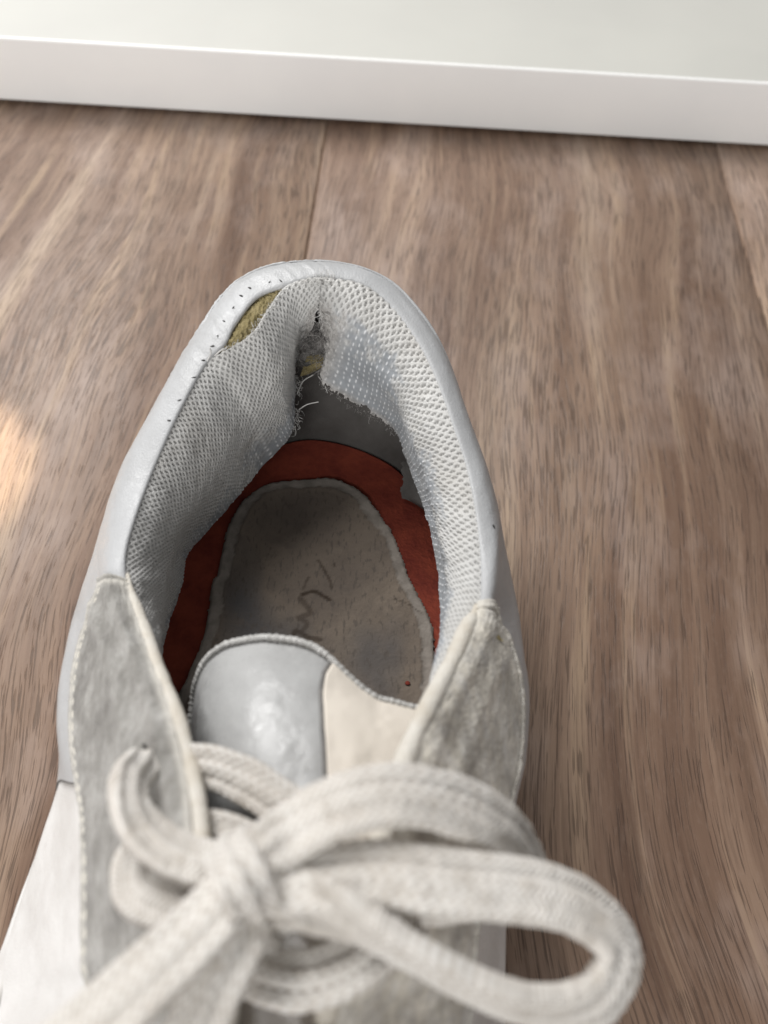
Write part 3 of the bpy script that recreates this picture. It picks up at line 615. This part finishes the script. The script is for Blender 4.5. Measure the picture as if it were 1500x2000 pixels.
# a few long loose strands across the hole
bst = Bag()
for L in ([(584, 800, 45), (600, 790, 47), (622, 785, 48)], [(622, 735, 52), (634, 752, 50), (640, 768, 49)], [(580, 770, 48), (592, 745, 50), (612, 732, 52)], [(405, 705, 71), (412, 690, 73), (410, 680, 74)], [(420, 695, 71), (432, 684, 73), (442, 680, 73)]):
    C, _ = resample(np.array([P(*q) for q in L]), 24); V, F = tube(C, .14, 6); bst.add(V, F)
ls = bst.build('loose_strands', M_thread, ROOT); ls['kind'] = 'stuff'
# empty needle holes along the torn leather rim
bh = Bag()
for (x, y, s_) in [(570, 545, 20.9), (548, 548, 0), (527, 552, 0), (505, 548, 0), (487, 562, 0), (470, 580, 0), (453, 602, 0), (438, 628, 0), (424, 655, 0), (414, 678, 0), (395, 704, 0), (377, 737, 0), (352, 780, 0), (340, 803, 0), (331, 820, 0)]:
    d = RC @ np.array([(x-750)/FPX, (y-1000)/FPX, 1]); d /= np.linalg.norm(d); Q = GQ.reshape(-1, 3)-CAM; tt = Q@d; off = np.linalg.norm(Q-tt[:, None]*d, axis=1); i = np.argmin(off+tt*.002); p = GQ.reshape(-1, 3)[i]; nrm_ = nQ.reshape(-1, 3)[i]
    t = _n(np.cross(nrm_, [0, 1, .3])+.5*rng.normal(size=3)); C = p+np.linspace(-.5, .5, 6)[:, None]*t+nrm_*.0; V, F = tube(C, np.array([.05, .13, .16, .14, .10, .04])*rng.uniform(.6, 1.3), 6); bh.add(V, F)
nh = bh.build('needle_holes', M_dark, ROOT); nh['kind'] = 'stuff'
# a small nick on the right quarter
def on_quarter(x, y):
    d = RC @ np.array([(x-750)/FPX, (y-1000)/FPX, 1]); d /= np.linalg.norm(d); Q = GQ.reshape(-1, 3)-CAM; tt = Q@d; off = np.linalg.norm(Q-tt[:, None]*d, axis=1); i = np.argmin(off+tt*.002); return GQ.reshape(-1, 3)[i]
bh = Bag(); C = np.array([on_quarter(960, 1024), on_quarter(965, 1033)]); C = C[0]+(C[1]-C[0])*np.linspace(0, 1, 6)[:, None]; V, F = tube(C, np.array([.05, .2, .25, .2, .15, .05]), 6); bh.add(V, F); bh.build('scuff_mark', M_dark, ROOT)

# ------------------------------------------------------------------ tongue
TT = [[(362, 1500, 48), (376, 1385, 52), (384, 1340, 56), (402, 1303, 60), (432, 1274, 64), (480, 1258, 66.5), (530, 1253, 68), (580, 1258, 68.5), (620, 1271, 68.5), (655, 1300, 68), (690, 1335, 67), (730, 1365, 66), (770, 1380, 64.5), (830, 1396, 62), (880, 1420, 58)]]
mid1 = [(362, 1560, 50), (374, 1440, 55), (382, 1405, 60), (400, 1372, 65), (432, 1350, 69), (480, 1338, 71.5), (530, 1334, 72.5), (580, 1338, 72.5), (616, 1345, 72), (650, 1365, 71.5), (690, 1392, 71), (735, 1418, 70), (775, 1432, 68.5), (840, 1450, 65), (890, 1475, 60)]
mid2 = [(365, 1640, 56), (380, 1545, 60), (392, 1520, 64), (415, 1500, 68.5), (445, 1490, 72), (490, 1482, 74.5), (535, 1480, 75.5), (580, 1482, 75.5), (616, 1486, 75.5), (650, 1496, 75), (690, 1510, 74.5), (735, 1525, 73), (780, 1540, 71), (840, 1556, 67), (890, 1580, 62)]
mid3 = [(390, 1800, 62), (405, 1780, 66), (420, 1770, 69), (440, 1765, 71.5), (465, 1760, 73.5), (500, 1755, 75.5), (535, 1755, 76), (570, 1755, 76), (605, 1755, 76), (640, 1760, 75.5), (670, 1765, 75), (710, 1770, 73.5), (745, 1780, 71.5), (790, 1790, 68), (830, 1800, 63)]
mid4 = [(420+ (i-7)*6, 2080, z) for i, z in enumerate((58, 61, 64, 66, 67.5, 68.5, 69, 69, 69, 68.5, 67.5, 66, 64, 61, 58))]
mid4 = [(545+(i-7)*30, 2080, z-1) for i, (_, _, z) in enumerate(mid4)]
AT = np.array([[P(*q) for q in r] for r in (TT[0], mid1, mid2, mid3, mid4)])   # 5 x 15
AT = np.concatenate([AT, AT[-1:]+np.array([0, -50, -12.])])
def tongue_at(u, v): return cr(np.moveaxis(cr(AT, v), 1, 0), u)                  # u 0..14, v 0..5 -> (u,v)
u = np.linspace(0, 14, 220); v = np.linspace(0, 5, 200); G = tongue_at(u, v); nT = grid_normals(G); nT *= np.sign(nT[..., 2].mean())
pl = (fbm(G[..., 0]*.09, G[..., 1]*.09, 2)-.5)*1.8
G = G+nT*pl[..., None]
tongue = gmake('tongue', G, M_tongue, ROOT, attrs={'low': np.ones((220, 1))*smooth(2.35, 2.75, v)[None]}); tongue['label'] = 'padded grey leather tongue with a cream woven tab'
# turned-down back of the tongue edge
Eg = G[:, 0]; ww = np.linspace(0, 1, 10)[None, :, None]
back = Eg+np.array([0, -4, -9.]); Gb = Eg[:, None]*(1-ww)+back[:, None]*ww; gmake('tongue_back', Gb, M_inner, tongue)
# corded edge
n = 500; C, Ln = resample(Eg[10:], n); th = np.linspace(0, Ln/1.1*2*np.pi, n)
C = C+np.array([0, .55, .45]); V, F = tube(C, .55+.06*np.sin(th)+.05*rng.normal(size=n), 10); bb = Bag(); bb.add(V, F); bb.build('edge_cord', M_rope, tongue)
fibres('frayed_threads', 120, lambda: (Eg[rng.integers(30, 200)]+rng.normal(size=3)*.3, rng.normal(size=3)+np.array([0, .5, .3]), rng.uniform(.3, .9)), M_rope, (.03, .06)).parent = tongue
# woven tab on the right
def tab_u0(v): return np.interp(v, [0, .5, 1, 1.6, 2.2, 3], [8.75, 8.45, 8.35, 8.4, 8.65, 9.0])
vv = np.linspace(.03, 3, 110); G2 = np.stack([tongue_at(np.linspace(tab_u0(x), 13.2, 90), np.array([x]))[:, 0] for x in vv], 1)
n2 = grid_normals(G2); n2 *= np.sign(n2[..., 2].mean()); pl2 = (fbm(G2[..., 0]*.09, G2[..., 1]*.09, 2)-.5)*1.8
uu = np.linspace(0, 1, 90)[:, None]; G2 = G2+n2*(pl2+.75*smooth(-.004, .035, uu)-.05)[..., None]
gmake('woven_tab', G2, M_twill, tongue)
Cd = G2[0]+n2[0]*.25; V, F = tube(Cd[2:], .38, 6); bb = Bag(); bb.add(V, F); bb.build('tab_edge', simple('tab_edge_thread', (.22, .21, .20), (.15, .145, .14), 300), tongue)

# ------------------------------------------------------------------ vamp and toe (in front, below the frame)
ys = np.linspace(-36, -151, 60); th = np.linspace(0, np.pi, 40); G = []
for y in ys:
    i = np.argsort(abs(OUT[:, 1]-y)); xs_l = OUT[(OUT[:, 0] < -18)]; xs_r = OUT[(OUT[:, 0] > -18)]
    xl = np.interp(-y, -xs_l[np.argsort(-xs_l[:, 1])][:, 1], xs_l[np.argsort(-xs_l[:, 1])][:, 0])+3; xr = np.interp(-y, -xs_r[np.argsort(-xs_r[:, 1])][:, 1], xs_r[np.argsort(-xs_r[:, 1])][:, 0])-3
    hgt = np.interp(-y, [36, 60, 90, 120, 140, 151], [41.5, 37.5, 31, 27, 20, 4]); c, a = (xl+xr)/2, (xr-xl)/2
    G.append(np.c_[c-a*np.cos(th), np.full(40, y), 22.5+hgt*np.sin(th)**1.25])
gmake('toe_box', np.array(G), M_panel, ROOT)

# ------------------------------------------------------------------ laces
def ribbon(name, ctl, parent, width=6.3, thick=2.4, seed=0, mat=M_lace):
    """ctl rows: px, py, z, tilt in degrees (0 = lying flat)"""
    C0 = np.array([[*P(a, b, c), d] for a, b, c, d in ctl]); n0, Ln = resample(C0, 20); n = max(20, int(Ln/.24)); A, Ln = resample(C0, n)
    C, tl = A[:, :3], np.radians(A[:, 3]); T = np.gradient(C, axis=0); T /= np.linalg.norm(T, axis=1, keepdims=True)
    side = np.cross(T, [0, 0, 1.]); 
    # keep the frame continuous where the lace runs steeply
    for i in range(1, n):
        if np.linalg.norm(side[i]) < .25: side[i] = side[i-1]-T[i]*side[i-1].dot(T[i])
        side[i] /= np.linalg.norm(side[i])+1e-9
        if side[i].dot(side[i-1]) < 0 and np.linalg.norm(np.cross(T[i], [0, 0, 1])) < .4: side[i] *= -1
    side[0] /= np.linalg.norm(side[0])
    for _ in range(6): side[1:-1] = (side[:-2]+side[1:-1]*2+side[2:])/4
    side /= np.linalg.norm(side, axis=1, keepdims=True); nn = np.cross(side, T)
    Wd = np.cos(tl)[:, None]*side+np.sin(tl)[:, None]*nn; Nd = np.cross(Wd, T)
    m = 88; th = np.linspace(0, 2*np.pi, m, endpoint=False)
    td = np.linspace(0, 2*np.pi, 2001); ex = 2/2.6
    pc = np.c_[np.sign(np.cos(td))*abs(np.cos(td))**ex, np.sign(np.sin(td))*abs(np.sin(td))**ex]
    al = np.r_[0, np.cumsum(np.hypot(np.diff(pc[:, 0])*width, np.diff(pc[:, 1])*thick))]; ai = np.linspace(0, al[-1], m, endpoint=False)
    cx = np.interp(ai, al, pc[:, 0]); cz = np.interp(ai, al, pc[:, 1])
    a = np.linspace(0, Ln, n)[:, None]; b = (cx*width/2)[None, :]
    wv = 1+.05*(fbm(a*.25, a*0, seed)-.5)*2
    col = 1.05; q = (b+width/2)/col; ic = np.floor(q); fq = q-ic; sgn = np.where(ic % 2 > .5, 1, -1)
    ph = a/1.5+sgn*(fq-.5)*1.15+.5*hsh(ic, 0*a)+.25*(fbm(a*.6, b*.8, seed+4)-.5)
    st = .5+.5*np.cos(2*np.pi*ph); gro = np.exp(-((np.minimum(fq, 1-fq))/.12)**2)
    h = (.22*st-.15*gro)*(.5+fbm(a*.35, b*.5, seed+2))
    rib = .12*np.cos(b/width*2*np.pi*2)+(fbm(a*.5, b*.6+9, seed)-.5)*.35
    mid = -.26*np.exp(-((b+width*.18)/.45)**2)-.18*np.exp(-((b-width*.2)/.4)**2)
    off = h+rib+mid
    fade = smooth(1.0, .9, abs(cx))[None, :]*.85+.15
    G = C[:, None]+Wd[:, None]*(b*wv)[..., None]+Nd[:, None]*((thick/2*cz)[None, :, None])+(Nd[:, None]*np.sign(cz)[None, :, None])*(off*fade)[..., None]
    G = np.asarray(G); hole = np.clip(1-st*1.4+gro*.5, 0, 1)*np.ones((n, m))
    V = np.vstack([G.reshape(-1, 3), C[:1], C[-1:]]); F = gfaces(n, m, True); k_ = n*m
    caps = np.array([[k_, (q_+1) % m, q_, q_] for q_ in range(m)]+[[k_+1, k_-m+q_, k_-m+(q_+1) % m, k_-m+(q_+1) % m] for q_ in range(m)])
    Fo = np.empty(len(F)+len(caps), object)
    for i_, f in enumerate(F.tolist()): Fo[i_] = f
    for i_, f in enumerate(caps.tolist()): Fo[len(F)+i_] = f[:3]
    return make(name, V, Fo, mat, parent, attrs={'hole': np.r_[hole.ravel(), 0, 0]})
# knot first: it carries the other stretches of the lace
knot = ribbon('shoelace', [(450, 1645, 87, 0), (446, 1660, 93.5, 0), (462, 1698, 99, 0), (490, 1748, 98, 0), (508, 1788, 92, 0), (504, 1800, 86, 0)], ROOT, 5.6, 2.4, 1)
knot['label'] = 'cream woven flat shoelace tied in a bow'
ribbon('knot_core', [(410, 1705, 88, 10), (450, 1700, 92, 10), (500, 1705, 94, 0), (550, 1735, 93, 0), (575, 1760, 88, 0)], knot, 6.4, 4.5, 2)
ribbon('bow_loop', [(480, 1712, 92, 20), (525, 1660, 95, 14), (610, 1600, 97.5, 10), (695, 1564, 98.5, 4), (785, 1552, 98, 0), (878, 1569, 95.5, 0), (955, 1605, 92, 4), (1008, 1655, 87.5, 20), (1025, 1705, 83, 45), (975, 1745, 80.5, 60), (850, 1755, 82, 40), (700, 1745, 86, 10), (560, 1730, 90, 0)], knot, 6.7, 2.7, 3)
ribbon('bow_loop', [(500, 1722, 94, 5), (590, 1718, 95, 4), (740, 1706, 95.5, 2), (850, 1720, 95, 2), (1000, 1736, 93, 8), (1085, 1752, 91.5, 16), (1150, 1783, 89.5, 26), (1198, 1832, 88, 36), (1206, 1885, 87, 40), (1168, 1948, 86.5, 44), (1110, 1966, 87, 56), (1050, 1964, 88, 66), (985, 1950, 89.5, 72), (900, 1912, 91, 76), (800, 1858, 93, 76), (700, 1800, 94.5, 66), (600, 1755, 94.5, 30), (520, 1730, 93, 10)], knot, 6.8, 2.7, 4)
ribbon('lace_tail', [(490, 1715, 93, 0), (440, 1762, 95.5, -8), (372, 1832, 96, -10), (285, 1912, 96, -8), (205, 1985, 95, -5), (110, 2070, 93, 0), (-20, 2180, 88, 0)], knot, 6.8, 2.7, 5)
ribbon('lace_tail', [(500, 1720, 92, 0), (482, 1785, 93.5, 6), (448, 1860, 93.5, 8), (410, 1940, 92.5, 8), (378, 2020, 91, 5), (330, 2140, 87, 0)], knot, 6.4, 2.7, 6)
# lacing through the eyelets
ribbon('lace_crossing', [(302, 1482, 70, 0), (280, 1492, 79, 40), (252, 1525, 85, 62), (258, 1580, 88.5, 55), (290, 1628, 90.5, 30), (345, 1668, 91.5, 15), (410, 1690, 92, 5), (480, 1705, 91, 0)], knot, 5.2, 2.7, 7)
ribbon('lace_crossing', [(318, 1475, 72, -20), (360, 1492, 77.5, -18), (420, 1500, 80, -15), (490, 1530, 81.5, -12), (560, 1580, 82.5, -8), (640, 1650, 83, 0), (740, 1740, 84, 0), (800, 1790, 82, 0)], knot, 5.8, 2.7, 8)
ribbon('lace_crossing', [(300, 1660, 80, 0), (370, 1628, 81, -10), (440, 1632, 82, -10), (520, 1670, 82.5, -5), (600, 1720, 83, 0), (700, 1790, 83, 0)], knot, 5.4, 2.7, 9)
ribbon('lace_crossing', [(300, 1668, 79, 20), (272, 1690, 83, 25), (278, 1738, 85.5, 15), (330, 1762, 87, 5), (400, 1772, 87.5, 0), (470, 1800, 86.5, 0), (540, 1850, 84.5, 0)], knot, 6.4, 2.7, 10)
ribbon('lace_crossing', [(400, 1800, 80, 0), (450, 1860, 83, 5), (510, 1900, 85, 10), (590, 1915, 86.5, 12), (670, 1890, 87.5, 10), (740, 1840, 87.5, 5), (800, 1790, 85, 0)], knot, 6.0, 2.7, 11)
# eyelets
for (x, y, z, r, eye) in ((285, 1478, 77.6, 1.6, eyL), (256, 1862, 74.5, .9, eyL), (801, 1945, 76.5, 1.0, eyR)):
    grid = GL if eye is eyL else GR; nrm_ = nL if eye is eyL else nR
    d = RC @ np.array([(x-750)/FPX, (y-1000)/FPX, 1]); d /= np.linalg.norm(d); Q = grid.reshape(-1, 3)-CAM; tt = Q@d; i = np.argmin(np.linalg.norm(Q-tt[:, None]*d, axis=1)); p = grid.reshape(-1, 3)[i]; n_ = nrm_.reshape(-1, 3)[i]
    a = _n(np.cross(n_, [0, 1, 0])); b_ = np.cross(n_, a); th = np.linspace(0, 2*np.pi, 24, endpoint=False); rings = []
    for rr, hh in ((1.15, .55), (1.0, .95), (.7, .85), (.3, .8), (.01, .8)): rings.append(p+n_*hh+r*rr*(np.cos(th)[:, None]*a+np.sin(th)[:, None]*b_)*np.array([1, 1, 1]))
    V = np.vstack(rings); F = gfaces(5, 24, True); make('eyelet', V, F, M_dark, eye)
